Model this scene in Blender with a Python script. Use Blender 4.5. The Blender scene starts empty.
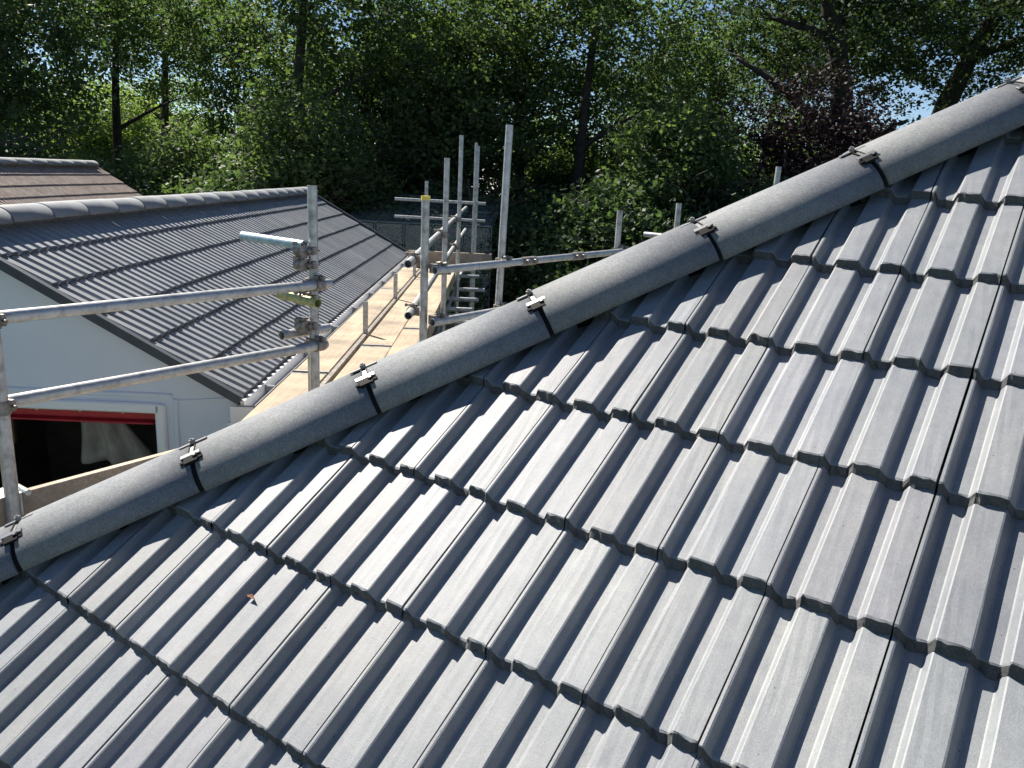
import bpy, math, random
import numpy as np
from mathutils import Vector, Matrix
random.seed(4); rng = np.random.default_rng(7)
R = math.radians
scn = bpy.context.scene
COL = scn.collection

# ------------------------------------------------------------------ camera (metres, z = 0 on the main roof where its third course starts)
CR = [[0.8133064284654103, 0.5798808803157256, 0.0476531012747074],
      [0.18410247208001185, -0.1787858870593484, -0.9665101584372667],
      [-0.5519410595261661, 0.7948419787811041, -0.25216521484231746]]
CAMP = Vector((0.53173036, -2.24820675, -0.01189654))
cd = bpy.data.cameras.new('camera'); cam = bpy.data.objects.new('camera', cd); COL.objects.link(cam)
M = Matrix.Identity(4)
for i in range(3):
    M[i][0] = CR[0][i]; M[i][1] = -CR[1][i]; M[i][2] = -CR[2][i]; M[i][3] = CAMP[i]
cam.matrix_world = M
cd.sensor_width = 36; cd.lens = 798.466 / 1024 * 36; cd.clip_start = 0.05; cd.clip_end = 3000
scn.camera = cam
GZ = -4.15                      # ground level
BZ = -1.52                      # scaffold lift level (top of boards)
FW = Vector((math.sin(R(-35)), math.cos(R(-35)), 0)); RT = Vector((math.cos(R(-35)), -math.sin(R(-35)), 0))
def site(right, ahead, z=GZ):   # metres to the right of / ahead of the spot the photographer stands on
    p = Vector((CAMP.x, CAMP.y, 0)) + RT * right + FW * ahead
    return Vector((p.x, p.y, z))

# ------------------------------------------------------------------ world, sun, view
SUN_EL, SUN_AZ = 46.0, -80.0    # azimuth measured from +y towards +x
w = bpy.data.worlds.new('World'); scn.world = w; w.use_nodes = True
nt = w.node_tree; bg = nt.nodes['Background']
sky = nt.nodes.new('ShaderNodeTexSky'); sky.sky_type = 'NISHITA'; sky.sun_disc = False
sky.sun_elevation = R(SUN_EL); sky.sun_rotation = R(SUN_AZ); sky.air_density = 0.75; sky.dust_density = 0.0; sky.ozone_density = 3.0
nt.links.new(sky.outputs[0], bg.inputs[0]); bg.inputs[1].default_value = 0.05
sl = bpy.data.lights.new('sun', 'SUN'); sl.energy = 5.0; sl.angle = R(0.53); sl.color = (1.0, 0.93, 0.82)
so = bpy.data.objects.new('sun', sl); COL.objects.link(so)
sd = Vector((math.sin(R(SUN_AZ)) * math.cos(R(SUN_EL)), math.cos(R(SUN_AZ)) * math.cos(R(SUN_EL)), math.sin(R(SUN_EL))))
so.rotation_euler = sd.to_track_quat('Z', 'Y').to_euler(); so.location = (0, 0, 20)
scn.view_settings.view_transform = 'Standard'; scn.view_settings.look = 'None'
scn.view_settings.exposure = 1.3; scn.view_settings.gamma = 1.0
scn.render.engine = 'CYCLES'
scn.cycles.max_bounces = 6; scn.cycles.transparent_max_bounces = 6

# ------------------------------------------------------------------ materials
def newmat(name):
    m = bpy.data.materials.new(name); m.use_nodes = True
    return m, m.node_tree, m.node_tree.nodes['Principled BSDF']
def coords(t, kind='Object', scale=(1, 1, 1)):
    tc = t.nodes.new('ShaderNodeTexCoord'); mp = t.nodes.new('ShaderNodeMapping')
    mp.inputs['Scale'].default_value = scale
    t.links.new(tc.outputs[kind], mp.inputs[0]); return mp.outputs[0]
def noise(t, vec, scale, detail=4, rough=.55):
    n = t.nodes.new('ShaderNodeTexNoise'); n.inputs['Scale'].default_value = scale
    n.inputs['Detail'].default_value = detail; n.inputs['Roughness'].default_value = rough
    t.links.new(vec, n.inputs['Vector']); return n.outputs['Fac']
def ramp(t, fac, stops):
    r = t.nodes.new('ShaderNodeValToRGB'); e = r.color_ramp.elements
    while len(e) < len(stops): e.new(.5)
    for el, (p, c) in zip(e, stops): el.position = p; el.color = (c[0], c[1], c[2], 1) if len(c) == 3 else c
    t.links.new(fac, r.inputs[0]); return r.outputs[0]
def mix(t, a, b, fac, mode='MIX'):
    m = t.nodes.new('ShaderNodeMix'); m.data_type = 'RGBA'; m.blend_type = mode
    for s, v in ((m.inputs[0], fac), (m.inputs[6], a), (m.inputs[7], b)):
        if hasattr(v, 'is_output'): t.links.new(v, s)
        elif isinstance(v, (int, float)): s.default_value = v
        else: s.default_value = (v[0], v[1], v[2], 1)
    return m.outputs[2]
def bump(t, bsdf, fac, strength, dist):
    b = t.nodes.new('ShaderNodeBump'); b.inputs['Strength'].default_value = strength; b.inputs['Distance'].default_value = dist
    t.links.new(fac, b.inputs['Height']); t.links.new(b.outputs[0], bsdf.inputs['Normal'])
def g3(v, tint=(1, 1, 1)): return (v * tint[0], v * tint[1], v * tint[2])

def concrete(name, lo, mid, hi, tint, rough=.62, lichen=0.0, lic_col=(.4, .4, .35), grain=0, spec=.45, streak=0):
    m, t, b = newmat(name)
    v = coords(t)
    fine = noise(t, v, 420, 3, .7); med = noise(t, v, 26, 5, .6); big = noise(t, v, 3.1, 4, .6)
    c = ramp(t, fine, [(.30, g3(lo, tint)), (.5, g3(mid, tint)), (.72, g3(hi, tint))])
    c = mix(t, c, ramp(t, med, [(.3, (.90, .905, .915)), (.7, (1.07, 1.065, 1.05))]), 1.0, 'MULTIPLY')
    c = mix(t, c, ramp(t, big, [(.3, (.86, .88, .92)), (.7, (1.12, 1.10, 1.06))]), 1.0, 'MULTIPLY')
    at = t.nodes.new('ShaderNodeAttribute'); at.attribute_name = 'tint'
    c = mix(t, c, at.outputs['Color'], 1.0, 'MULTIPLY')
    pits = noise(t, v, 140, 2, .5)
    c = mix(t, c, (.035, .035, .04), ramp(t, pits, [(.745, (0, 0, 0)), (.775, (1, 1, 1))]))
    if grain:
        gr = noise(t, v, 190, 3, .75); c = mix(t, c, ramp(t, gr, [(.36, (1 - grain,) * 3), (.5, (1, 1, 1)), (.66, (1 + grain * 1.6,) * 3)]), 1.0, 'MULTIPLY')
        bl = noise(t, v, 45, 4, .7); c = mix(t, c, ramp(t, bl, [(.35, (1 - grain * .4,) * 3), (.65, (1 + grain * .4,) * 3)]), 1.0, 'MULTIPLY')
    if streak:
        mp2 = coords(t, 'Object', (22, 22, 3.2)); sn_ = noise(t, mp2, 1.0, 6, .8)
        c = mix(t, c, (.42, .42, .41), ramp(t, sn_, [(.66, (0, 0, 0)), (.74, (streak,) * 3)]))
    if lichen:
        l = noise(t, v, 9, 6, .7)
        c = mix(t, c, lic_col, ramp(t, l, [(.5 - lichen * .2, (0, 0, 0)), (.72, (.9, .9, .9))]))
    t.links.new(c, b.inputs['Base Color'])
    b.inputs['Roughness'].default_value = rough
    b.inputs['Specular IOR Level'].default_value = spec
    bump(t, b, fine, .35, .0012)
    return m
M_TILE = concrete('grey_concrete_tile', .176, .200, .222, (.94, 1.0, 1.10), .56, grain=.06, streak=.13)
M_HIP = concrete('grey_concrete_hip', .155, .185, .22, (.94, 1.0, 1.08), .75, grain=.17, spec=.3, streak=.5)
M_NTILE = concrete('neighbour_tile', .19, .235, .29, (.95, 1.0, 1.08), .5)
M_NRIDGE = concrete('neighbour_ridge', .19, .215, .245, (.93, 1.0, 1.09), .7)
M_NOSE = concrete('rough_shaded_nose', .05, .085, .13, (.98, 1.0, 1.03), .9)  # rough bare concrete, its colour darkened to carry the shade on the nose faces
M_BTILE = concrete('old_brown_tile', .12, .17, .24, (1.28, .95, .82), .8, .55, (.36, .33, .30))

def simple(name, col, rough=.6, metal=0, var=.15, scale=12, bmp=0.0, spec=.5):
    m, t, b = newmat(name); v = coords(t); n = noise(t, v, scale, 5, .6)
    c = ramp(t, n, [(.3, tuple(x * (1 - var) for x in col)), (.7, tuple(x * (1 + var) for x in col))])
    t.links.new(c, b.inputs['Base Color']); b.inputs['Roughness'].default_value = rough; b.inputs['Metallic'].default_value = metal
    b.inputs['Specular IOR Level'].default_value = spec
    if bmp: bump(t, b, n, bmp, .01)
    return m
M_UNDER = simple('roof_underlay', (.015, .015, .017), .9)
M_BLACK = simple('black_rubber', (.008, .008, .009), .7, spec=.15)
M_CLIP = simple('zinc_clip', (.24, .24, .24), .4, .6)
M_RENDER = simple('white_render', (.66, .71, .79), .85, 0, .04, 3, .15)
M_UPVC = simple('white_upvc', (.82, .83, .85), .3, 0, .02)
M_GUT = simple('grey_gutter', (.28, .29, .30), .6, 0, .08)
M_RED = simple('red_beam', (.42, .025, .04), .5, 0, .25, 6)
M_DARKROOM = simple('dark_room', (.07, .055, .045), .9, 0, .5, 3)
M_CLOTH = simple('dust_sheet', (.33, .31, .30), .9, 0, .25, 8)
M_BRASS = simple('tripod_wood', (.35, .25, .10), .6)
M_SOIL = simple('brick_wall_brown', (.22, .12, .08), .9, 0, .3, 9)
M_SLATE = simple('far_roof', (.30, .27, .26), .8, 0, .2, 3)
M_BUFF = simple('buff_brick', (.36, .30, .19), .9, 0, .2, 20, .3)
M_BARK = simple('bark', (.035, .031, .026), .95, 0, .45, 7, .8)
M_BARKL = simple('bark_pale', (.16, .14, .12), .95, 0, .45, 7, .8)
M_LEAFDEAD = simple('dead_leaf', (.16, .06, .03), .8)
M_BLUE = simple('blue_painted_tube', (.30, .42, .48), .45, .3, .3, 30)
M_YEL = simple('yellow_cap', (.75, .62, .12), .4)

def galv():
    m, t, b = newmat('galvanised_steel'); v = coords(t)
    n = noise(t, v, 22, 6, .7); f = noise(t, v, 160, 2, .6)
    c = ramp(t, n, [(.28, (.20, .20, .20)), (.5, (.42, .43, .43)), (.75, (.60, .61, .60))])
    rust = noise(t, v, 11, 6, .75)
    c = mix(t, c, (.22, .13, .07), ramp(t, rust, [(.60, (0, 0, 0)), (.72, (.75, .75, .75))]))
    t.links.new(c, b.inputs['Base Color']); b.inputs['Metallic'].default_value = .55; b.inputs['Roughness'].default_value = .42
    bump(t, b, f, .25, .001)
    return m
M_GALV = galv()
M_COUP = simple('weathered_coupler', (.22, .20, .18), .55, .5, .5, 40)

def wood(name, base):
    m, t, b = newmat(name)
    v = coords(t, 'Object', (1.2, 34, 34)); n = noise(t, v, 1.6, 6, .6); v2 = coords(t); s = noise(t, v2, 2.4, 5, .6)
    c = ramp(t, n, [(.3, tuple(x * .72 for x in base)), (.7, tuple(min(1, x * 1.15) for x in base))])
    c = mix(t, c, (base[0] * .42, base[1] * .42, base[2] * .46), ramp(t, s, [(.43, (0, 0, 0)), (.66, (.85, .85, .85))]))
    t.links.new(c, b.inputs['Base Color']); b.inputs['Roughness'].default_value = .8
    bump(t, b, n, .3, .003); return m
M_BOARD = wood('scaffold_board', (.38, .305, .215))
M_TOE = wood('toe_board', (.48, .39, .29))

def leafmat(name, a, b_, trans, seed=0):
    m = bpy.data.materials.new(name); m.use_nodes = True; t = m.node_tree
    for n in list(t.nodes): t.nodes.remove(n)
    out = t.nodes.new('ShaderNodeOutputMaterial')
    v = coords(t); n1 = noise(t, v, .9, 3, .6); n2 = noise(t, v, 14, 2, .5)
    c = ramp(t, n1, [(.3, a), (.7, b_)])
    c = mix(t, c, ramp(t, n2, [(.25, (.55, .6, .6)), (.75, (1.5, 1.4, 1.2))]), 1.0, 'MULTIPLY')
    d = t.nodes.new('ShaderNodeBsdfPrincipled'); d.inputs['Roughness'].default_value = .6; d.inputs['Specular IOR Level'].default_value = .25
    tr = t.nodes.new('ShaderNodeBsdfTranslucent'); ms = t.nodes.new('ShaderNodeMixShader'); ms.inputs[0].default_value = trans
    t.links.new(c, d.inputs['Base Color'])
    tc = mix(t, c, (1.45, 1.7, .75), 1.0, 'MULTIPLY'); t.links.new(tc, tr.inputs[0])
    t.links.new(d.outputs[0], ms.inputs[1]); t.links.new(tr.outputs[0], ms.inputs[2]); t.links.new(ms.outputs[0], out.inputs[0])
    return m
M_LEAF = leafmat('leaf_green', (.048, .078, .044), (.096, .132, .068), .48)
M_LEAFD = leafmat('leaf_dark', (.042, .072, .044), (.078, .115, .062), .38)
M_LEAFP = leafmat('leaf_purple', (.018, .012, .022), (.034, .020, .030), .18)
M_LEAFO = leafmat('leaf_oak', (.022, .038, .020), (.044, .066, .034), .35)
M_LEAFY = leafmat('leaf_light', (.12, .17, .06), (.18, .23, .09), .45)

def ground_mat():
    m, t, b = newmat('lawn'); v = coords(t); n = noise(t, v, .35, 6, .6); f = noise(t, v, 30, 4, .7)
    c = ramp(t, n, [(.35, (.030, .045, .014)), (.5, (.055, .085, .020)), (.68, (.075, .10, .03))])
    c = mix(t, c, ramp(t, f, [(.3, (.6, .6, .6)), (.7, (1.35, 1.35, 1.2))]), 1.0, 'MULTIPLY')
    t.links.new(c, b.inputs['Base Color']); b.inputs['Roughness'].default_value = .95; bump(t, b, f, .6, .05); return m
M_GRASS = ground_mat()
def glassmat():
    m, t, b = newmat('greenhouse_glass')
    b.inputs['Base Color'].default_value = (.75, .82, .82, 1); b.inputs['Roughness'].default_value = .12
    b.inputs['Alpha'].default_value = .10; b.inputs['Specular IOR Level'].default_value = .5
    return m
M_GLASS = glassmat()

# ------------------------------------------------------------------ mesh helpers
class MB:
    def __init__(s): s.v = []; s.f = []; s.mi = []; s.sm = []
    def add(s, vs, fs, mi=0, smooth=False):
        o = len(s.v); s.v += [tuple(p) for p in vs]
        for f in fs: s.f.append(tuple(i + o for i in f)); s.mi.append(mi); s.sm.append(smooth)
    def box(s, c, sx, sy, sz, X=Vector((1, 0, 0)), Y=Vector((0, 1, 0)), Z=Vector((0, 0, 1)), mi=0, bev=0):
        c = Vector(c); hx, hy, hz = sx / 2, sy / 2, sz / 2
        if bev <= 0:
            vs = [c + X * (hx * a) + Y * (hy * b) + Z * (hz * d) for d in (-1, 1) for b in (-1, 1) for a in (-1, 1)]
            s.add(vs, [(0, 2, 3, 1), (4, 5, 7, 6), (0, 1, 5, 4), (2, 6, 7, 3), (0, 4, 6, 2), (1, 3, 7, 5)], mi)
        else:
            b_ = bev; vs = []
            for d, k in ((-hz, b_), (-hz + b_, 0), (hz - b_, 0), (hz, b_)):
                for a, e in ((-hx + b_ + k * 0, -hy + k), (hx - b_, -hy + k), (hx - k, -hy + b_), (hx - k, hy - b_), (hx - b_, hy - k), (-hx + b_, hy - k), (-hx + k, hy - b_), (-hx + k, -hy + b_)):
                    vs.append(c + X * a + Y * e + Z * d)
            fs = [tuple(reversed(range(8))), tuple(range(24, 32))]
            for q in range(3):
                for i in range(8): j = (i + 1) % 8; fs.append((q * 8 + i, q * 8 + j, q * 8 + 8 + j, q * 8 + 8 + i))
            s.add(vs, fs, mi)
    def tube(s, a, b, r, n=14, hollow=True, mi=0, r2=None):
        a = Vector(a); b = Vector(b); d = (b - a).normalized(); r2 = r if r2 is None else r2
        u = d.orthogonal().normalized(); w_ = d.cross(u)
        def ring(p, rr): return [p + (u * math.cos(2 * math.pi * i / n) + w_ * math.sin(2 * math.pi * i / n)) * rr for i in range(n)]
        vs = ring(a, r) + ring(b, r2); s.add(vs, [(i, (i + 1) % n, n + (i + 1) % n, n + i) for i in range(n)], mi, True)
        if hollow:
            for p, q, rr in ((a, d, r), (b, -d, r2)):
                vs = ring(p, rr) + ring(p, rr * .84) + ring(p + q * .12, rr * .84)
                fs = []
                for i in range(n):
                    j = (i + 1) % n; fs += [(i, n + i, n + j, j), (n + i, 2 * n + i, 2 * n + j, n + j)]
                fs.append(tuple(range(2 * n, 3 * n))); s.add(vs, fs, mi)
        else:
            s.add(ring(a, r), [tuple(reversed(range(n)))], mi); s.add(ring(b, r2), [tuple(range(n))], mi)
    def path(s, pts, rad, n=8, mi=0, cap=True):
        pts = [Vector(p) for p in pts]; rings = []; u = None
        for i, p in enumerate(pts):
            d = (pts[min(i + 1, len(pts) - 1)] - pts[max(i - 1, 0)]).normalized()
            u = d.orthogonal().normalized() if u is None else (u - d * u.dot(d)).normalized()
            w_ = d.cross(u)
            rings += [p + (u * math.cos(2 * math.pi * k / n) + w_ * math.sin(2 * math.pi * k / n)) * rad[i] for k in range(n)]
        fs = [(q * n + i, q * n + (i + 1) % n, (q + 1) * n + (i + 1) % n, (q + 1) * n + i) for q in range(len(pts) - 1) for i in range(n)]
        if cap: fs += [tuple(reversed(range(n))), tuple(range((len(pts) - 1) * n, len(pts) * n))]
        s.add(rings, fs, mi, True)
    def build(s, name, mats, parent=None, origin=None):
        me = bpy.data.meshes.new(name)
        o_ = Vector(origin) if origin is not None else Vector((0, 0, 0))
        me.from_pydata([tuple(Vector(v) - o_) for v in s.v], [], s.f)
        for m in (mats if isinstance(mats, (list, tuple)) else [mats]): me.materials.append(m)
        me.polygons.foreach_set('material_index', s.mi); me.polygons.foreach_set('use_smooth', s.sm); me.update()
        o = bpy.data.objects.new(name, me); COL.objects.link(o); o.location = o_
        if parent is not None: attach(o, parent)
        return o
def attach(o, parent):
    bpy.context.view_layer.update()
    o.parent = parent; o.matrix_parent_inverse = world_of(parent).inverted()
def world_of(o):
    if o.parent is None: return Matrix.LocRotScale(o.location, o.rotation_euler, o.scale)
    return world_of(o.parent) @ o.matrix_parent_inverse @ Matrix.LocRotScale(o.location, o.rotation_euler, o.scale)
def npmesh(name, V, F, mats, parent=None, smooth=None, tint=None, mi=None):
    me = bpy.data.meshes.new(name); V = np.asarray(V, np.float32); F = np.asarray(F, np.int32); k = F.shape[1]
    me.vertices.add(len(V)); me.vertices.foreach_set('co', V.ravel())
    me.loops.add(F.size); me.loops.foreach_set('vertex_index', F.ravel())
    me.polygons.add(len(F)); me.polygons.foreach_set('loop_start', np.arange(0, F.size, k, dtype=np.int32))
    try: me.polygons.foreach_set('loop_total', np.full(len(F), k, np.int32))
    except Exception: pass
    for m in (mats if isinstance(mats, (list, tuple)) else [mats]): me.materials.append(m)
    if mi is not None: me.polygons.foreach_set('material_index', np.asarray(mi, np.int32))
    if smooth is not None: me.polygons.foreach_set('use_smooth', np.asarray(smooth, bool))
    me.update(calc_edges=True)
    if tint is not None:
        at = me.color_attributes.new('tint', 'FLOAT_COLOR', 'POINT')
        c = np.ones((len(V), 4), np.float32); c[:, :3] = tint; at.data.foreach_set('color', c.ravel())
    o = bpy.data.objects.new(name, me); COL.objects.link(o)
    if parent is not None: attach(o, parent)
    return o
def tint1(o):
    me = o.data
    at = me.color_attributes.new('tint', 'FLOAT_COLOR', 'POINT'); at.data.foreach_set('color', np.ones(len(me.vertices) * 4, np.float32))
def empty(name, loc, label, cat, group=None):
    o = bpy.data.objects.new(name, None); COL.objects.link(o); o.location = loc; o.empty_display_size = .2
    tag(o, label, cat, group); return o
def tag(o, label, cat, group=None):
    o['label'] = label; o['category'] = cat
    if group: o['group'] = group
def struct(o): o['kind'] = 'structure'; return o

# ------------------------------------------------------------------ roof tiling
G = 0.2965; TW = 0.2; TK = 0.019
PROF = [(0.0, .0205), (.005, .0205), (.008, .0190), (.0165, .0015), (.020, 0), (.028, 0), (.036, 0), (.0465, 0), (.049, .0015), (.0575, .0190), (.060, .0205), (.066, .0205), (.074, .0205), (.083, .0205), (.094, .0205),
        (.104, .0205), (.107, .0190), (.1165, .0015), (.120, 0), (.131, 0), (.1435, 0), (.146, .0015), (.1555, .0190), (.158, .0205), (.166, .0205), (.177, .0205), (.188, .0205), (.197, .0205)]
PROF_LO = [(0, .0205), (.007, .0200), (.018, 0), (.046, 0), (.058, .0205), (.106, .0205), (.118, 0), (.144, 0), (.156, .0205), (.1975, .0205)]
def tiles(name, O, U, D, N, poly, c0, c1, r0, r1, mat, parent, prof=PROF, nv=5, jit=.0012, holes=0.0):
    """O: where column 0 starts course 0, U across, D down the slope, N outward; poly: convex outline in (u, v) that cuts the tiles"""
    px = np.array([p[0] for p in prof]); pz = np.array([p[1] for p in prof]) - .0205; K = len(prof)
    vs_ = np.linspace(0, 1, nv + 1); vs_ = np.concatenate([[-.16], vs_[:-1], [.988, 1.0]]); L = len(vs_)
    Vs = []; Fs = []; Sm = []; Ti = []; Mi = []; base = 0
    ar = sum(poly[i][0] * poly[(i + 1) % len(poly)][1] - poly[(i + 1) % len(poly)][0] * poly[i][1] for i in range(len(poly)))
    if ar > 0: poly = poly[::-1]
    def inside(u, v, m):
        s = 0
        for i in range(len(poly)):
            a = poly[i]; b = poly[(i + 1) % len(poly)]
            cr = (b[0] - a[0]) * (v - a[1]) - (b[1] - a[1]) * (u - a[0])
            if cr / math.hypot(b[0] - a[0], b[1] - a[1]) > m: return False
        return True
    for r in range(r0, r1):
        for c in range(c0, c1):
            if not inside((c + .5) * TW, (r + .5) * G, .27): continue
            ju = rng.normal(0, .0006); jn = rng.normal(0, .0007); jv = rng.normal(0, .0014); sk = rng.normal(0, .0006)
            uu = c * TW + px + ju
            P = np.zeros((L, K, 3))
            for i, s in enumerate(vs_):
                v = (r + s) * G + (jv if s > .9 else 0) + (rng.normal(0, jit, K) if s == 1.0 else 0)
                n = pz - (TK + .001) * (1 - s) + jn * s - (.0018 if s == 1.0 else 0)
                n = n + rng.normal(0, jit * .12, K)
                P[i, :, 0] = uu + sk * s; P[i, :, 1] = v; P[i, :, 2] = n
            # clip to the outline by sliding points onto it
            B = P[-1].copy(); B2 = B.copy(); Bm = B.copy(); Bm[:, 2] -= .0075 + rng.normal(0, .0012, K); Bm[:, 1] += .0035 + rng.normal(0, .0022, K)
            B2[:, 2] -= TK - .002; B2[:, 1] += .010 + rng.normal(0, .0022, K)
            Lft = P[:, 0].copy(); Lb = Lft.copy(); Lb[:, 2] -= .012; Rt = P[:, -1].copy(); Rb = Rt.copy(); Rb[:, 2] -= .012
            allv = np.concatenate([P.reshape(-1, 3), B, Bm, B2, Lft, Lb, Rt, Rb])
            fs = []; sm = []; mm_ = []
            idx = lambda i, k: i * K + k
            for i in range(L - 1):
                for k in range(K - 1): fs.append((idx(i, k), idx(i + 1, k), idx(i + 1, k + 1), idx(i, k + 1))); sm.append(False)
            o1 = L * K; o2 = o1 + K
            for k in range(K - 1): fs.append((o1 + k, o2 + k, o2 + k + 1, o1 + k + 1)); sm.append(False)
            for k in range(K - 1): fs.append((o2 + k, o2 + K + k, o2 + K + k + 1, o2 + k + 1)); sm.append(False)
            ln0 = len(fs)
            o3 = o2 + 2 * K; o4 = o3 + L; o5 = o4 + L; o6 = o5 + L
            for i in range(L - 1):
                fs.append((o3 + i, o4 + i, o4 + i + 1, o3 + i + 1)); sm.append(False)
                fs.append((o5 + i, o5 + i + 1, o6 + i + 1, o6 + i)); sm.append(False)
            # cut at outline edges: drop faces whose centre lies outside
            fa = np.array(fs); cen = allv[fa].mean(1)
            keep = np.ones(len(fa), bool)
            for i in range(len(poly)):
                a = poly[i]; b = poly[(i + 1) % len(poly)]
                cr = ((b[0] - a[0]) * (cen[:, 1] - a[1]) - (b[1] - a[1]) * (cen[:, 0] - a[0])) / math.hypot(b[0] - a[0], b[1] - a[1])
                keep &= cr < .034
            if not keep.any(): continue
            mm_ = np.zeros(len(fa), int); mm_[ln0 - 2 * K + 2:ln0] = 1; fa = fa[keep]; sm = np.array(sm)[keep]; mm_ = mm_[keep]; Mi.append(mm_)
            g = rng.normal(1, .055); tn = np.array([g * rng.normal(1, .008), g, g * rng.normal(1, .01)])
            Vs.append(allv); Fs.append(fa + base); Sm.append(sm); Ti.append(np.tile(tn, (len(allv), 1))); base += len(allv)
    V = np.concatenate(Vs); F = np.concatenate(Fs)
    O = np.array(O); U = np.array(U); D = np.array(D); N = np.array(N)
    W_ = O + V[:, :1] * U + V[:, 1:2] * D + V[:, 2:] * N
    ok = (np.cross(U, D) @ N) < 0
    if not ok: F = F[:, ::-1]
    F = F[:, ::-1] if False else F
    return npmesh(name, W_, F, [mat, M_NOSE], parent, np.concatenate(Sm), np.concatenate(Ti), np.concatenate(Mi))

CZ = .033
def hip_run(P0, d, a, b, n, parent, name='hip_tile', rad=.118, step=.46, mat=M_HIP, clips=True, start=0.0, squash=.74, gap=.012, clipname='hip_clip', hang=.004):
    """half round cover tiles laid along d; a = sideways, b = outward"""
    NA = 22
    for k in range(n):
        s0 = start + k * step; ln = step - gap
        V = []; lift = (k % 2) * .001; tp = .003 if clips else .0005
        jr = random.gauss(0, .0018); ja = random.gauss(0, .0024)
        for t_, e in ((0, .004 if clips else .001), (.004, 0), (.5, 0), (1, 0)):
            for ro in (0, .016):
                r_ = rad - ro - e + tp * (1 - t_)
                for i in range(NA + 1):
                    th = math.pi * (i / NA) ; 
                    x = math.cos(th) * r_; z = math.sin(th) * r_ * squash
                    if i in (0, NA): z -= hang
                    V.append(Vector(P0) + d * (s0 + t_ * ln) + a * (x + ja) + b * (z - CZ + lift + jr))
        m = NA + 1; F = []
        for j in range(3):
            for i in range(NA):
                p = j * 2 * m + i; q = p + 2 * m
                F.append((p, p + 1, q + 1, q)); F.append((p + m, q + m, q + m + 1, p + m + 1))
            for i in (0, NA):
                p = j * 2 * m + i; q = p + 2 * m; F.append((p, q, q + m, p + m) if i == 0 else (p, p + m, q + m, q))
        nsm = len(F)
        for i in range(NA):
            F.append((i, i + m, i + m + 1, i + 1)); p = 6 * m + i; F.append((p, p + 1, p + 1 + m, p + m))
        g = random.gauss(1, .05)
        mid = Vector(P0) + d * (s0 + ln / 2)
        o = npmesh(name, np.array([tuple(v - mid) for v in V]), F, mat, None, [True] * nsm + [False] * (len(F) - nsm), np.array([[g, g, g]]))
        o.location = mid; attach(o, parent)
        if clips:
            c = MB(); Pj = Vector(P0) + d * (s0 - gap / 2)
            def at(th, r_, s=0): return Pj + d * s + a * (math.cos(th) * r_) + b * (math.sin(th) * r_ * squash - CZ)
            # black union strap following the curve
            vs = []; fs = []; q = 0; NB = 24
            for i in range(NB + 1):
                th = math.pi * i / NB; hh = 0 if 0 < i < NB else 0
                for s, r_ in ((-.011, rad - .012), (-.011, rad - .003), (.011, rad - .003), (.011, rad - .012)): vs.append(at(th, r_, s))
            for i in range(NB):
                for j in range(3): fs.append((i * 4 + j, i * 4 + j + 1, i * 4 + 5 + j, i * 4 + 4 + j))
            c.add(vs, fs, 0, False)
            def plate(th, ls, la, r_, h, mi, ds=0):
                n_ = (a * math.cos(th) * squash + b * math.sin(th)).normalized(); tng = d.cross(n_).normalized()
                p = at(th, r_, ds); c.box(p, ls, la, h, d, tng, n_, mi, .0012); return p, n_, tng
            for sgn in (1,):
                p, n_, tg = plate(R(88), .074, .011, rad + .006, .004, 1)
                plate(R(90), .060, .020, rad + .002, .004, 0)
                c.tube(p, p + n_ * .010, .0075, 8, False, 1); c.tube(p + n_ * .006, p + n_ * .013, .004, 6, False, 1)
                for dth in (70,):   # narrow slotted strap between the two bars
                    q1 = at(R(82), rad + .004); q2 = at(R(61), rad + .004)
                    n_ = (q1 - Pj + q2 - Pj).normalized(); ax = (q2 - q1)
                    c.box((q1 + q2) / 2 + d * .007, .0035, ax.length, .004, d, ax.normalized(), d.cross(ax.normalized()), 0)
                    c.box((q1 + q2) / 2 - d * .007, .0035, ax.length, .004, d, ax.normalized(), d.cross(ax.normalized()), 0)
                    c.box((q1 + q2) / 2 - n_ * .0015, .0105, ax.length * .75, .002, d, ax.normalized(), d.cross(ax.normalized()), 1)
                plate(R(60), .052, .013, rad + .008, .005, 1)
                plate(R(53), .036, .026, rad + .004, .010, 0)
                plate(R(52), .058, .008, rad + .003, .006, 0)
                p, n_, tg = plate(R(56), .012, .012, rad + .010, .004, 0, .012); c.tube(p, p + n_ * .004, .004, 8, False, 1)
            c.build(clipname, [M_BLACK, M_CLIP], parent, Pj)

# ---- main house
TH = 0.5870321; ct, st_ = math.cos(TH), math.sin(TH)
house = empty('house', (2.8, .95, GZ), 'house under the large grey tiled hipped roof that fills the foreground', 'house')
KH = 0.052                                   # hip line in plan: y = x + KH
YE, YB = -2.34, 4.16; XE = YE - KH; YR = (YE + YB) / 2; XL = XE + 11.5
XA = YR - KH; ZR = YR * math.tan(TH); ZE = YE * math.tan(TH)
Ux = Vector((1, 0, 0)); Da = Vector((0, -ct, -st_)); Na = Vector((0, -st_, ct))
va = -YR / ct; ve = -YE / ct
roof = None
rf = MB()
lo = Na * -.06
def P(x, y): return Vector((x, y, min(y, YB + YE - y) * math.tan(TH)))
zz = lambda x, y, dz: (x, y, min(min(y - YE, YB - y), min(x - XE, XL - x)) * math.tan(TH) + ZE - dz)
E0, E1, E2, E3 = [(XE, YE), (XL, YE), (XL, YB), (XE, YB)]
R0, R1 = (XA, YR), (XL - (XA - XE), YR)
pts = [zz(*q, .075) for q in (E0, E1, E2, E3, R0, R1)]
rf.add(pts, [(0, 1, 5, 4), (1, 2, 5), (2, 3, 4, 5), (3, 0, 4), (3, 2, 1, 0)])
roof = rf.build('roof', M_UNDER, house)
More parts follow.
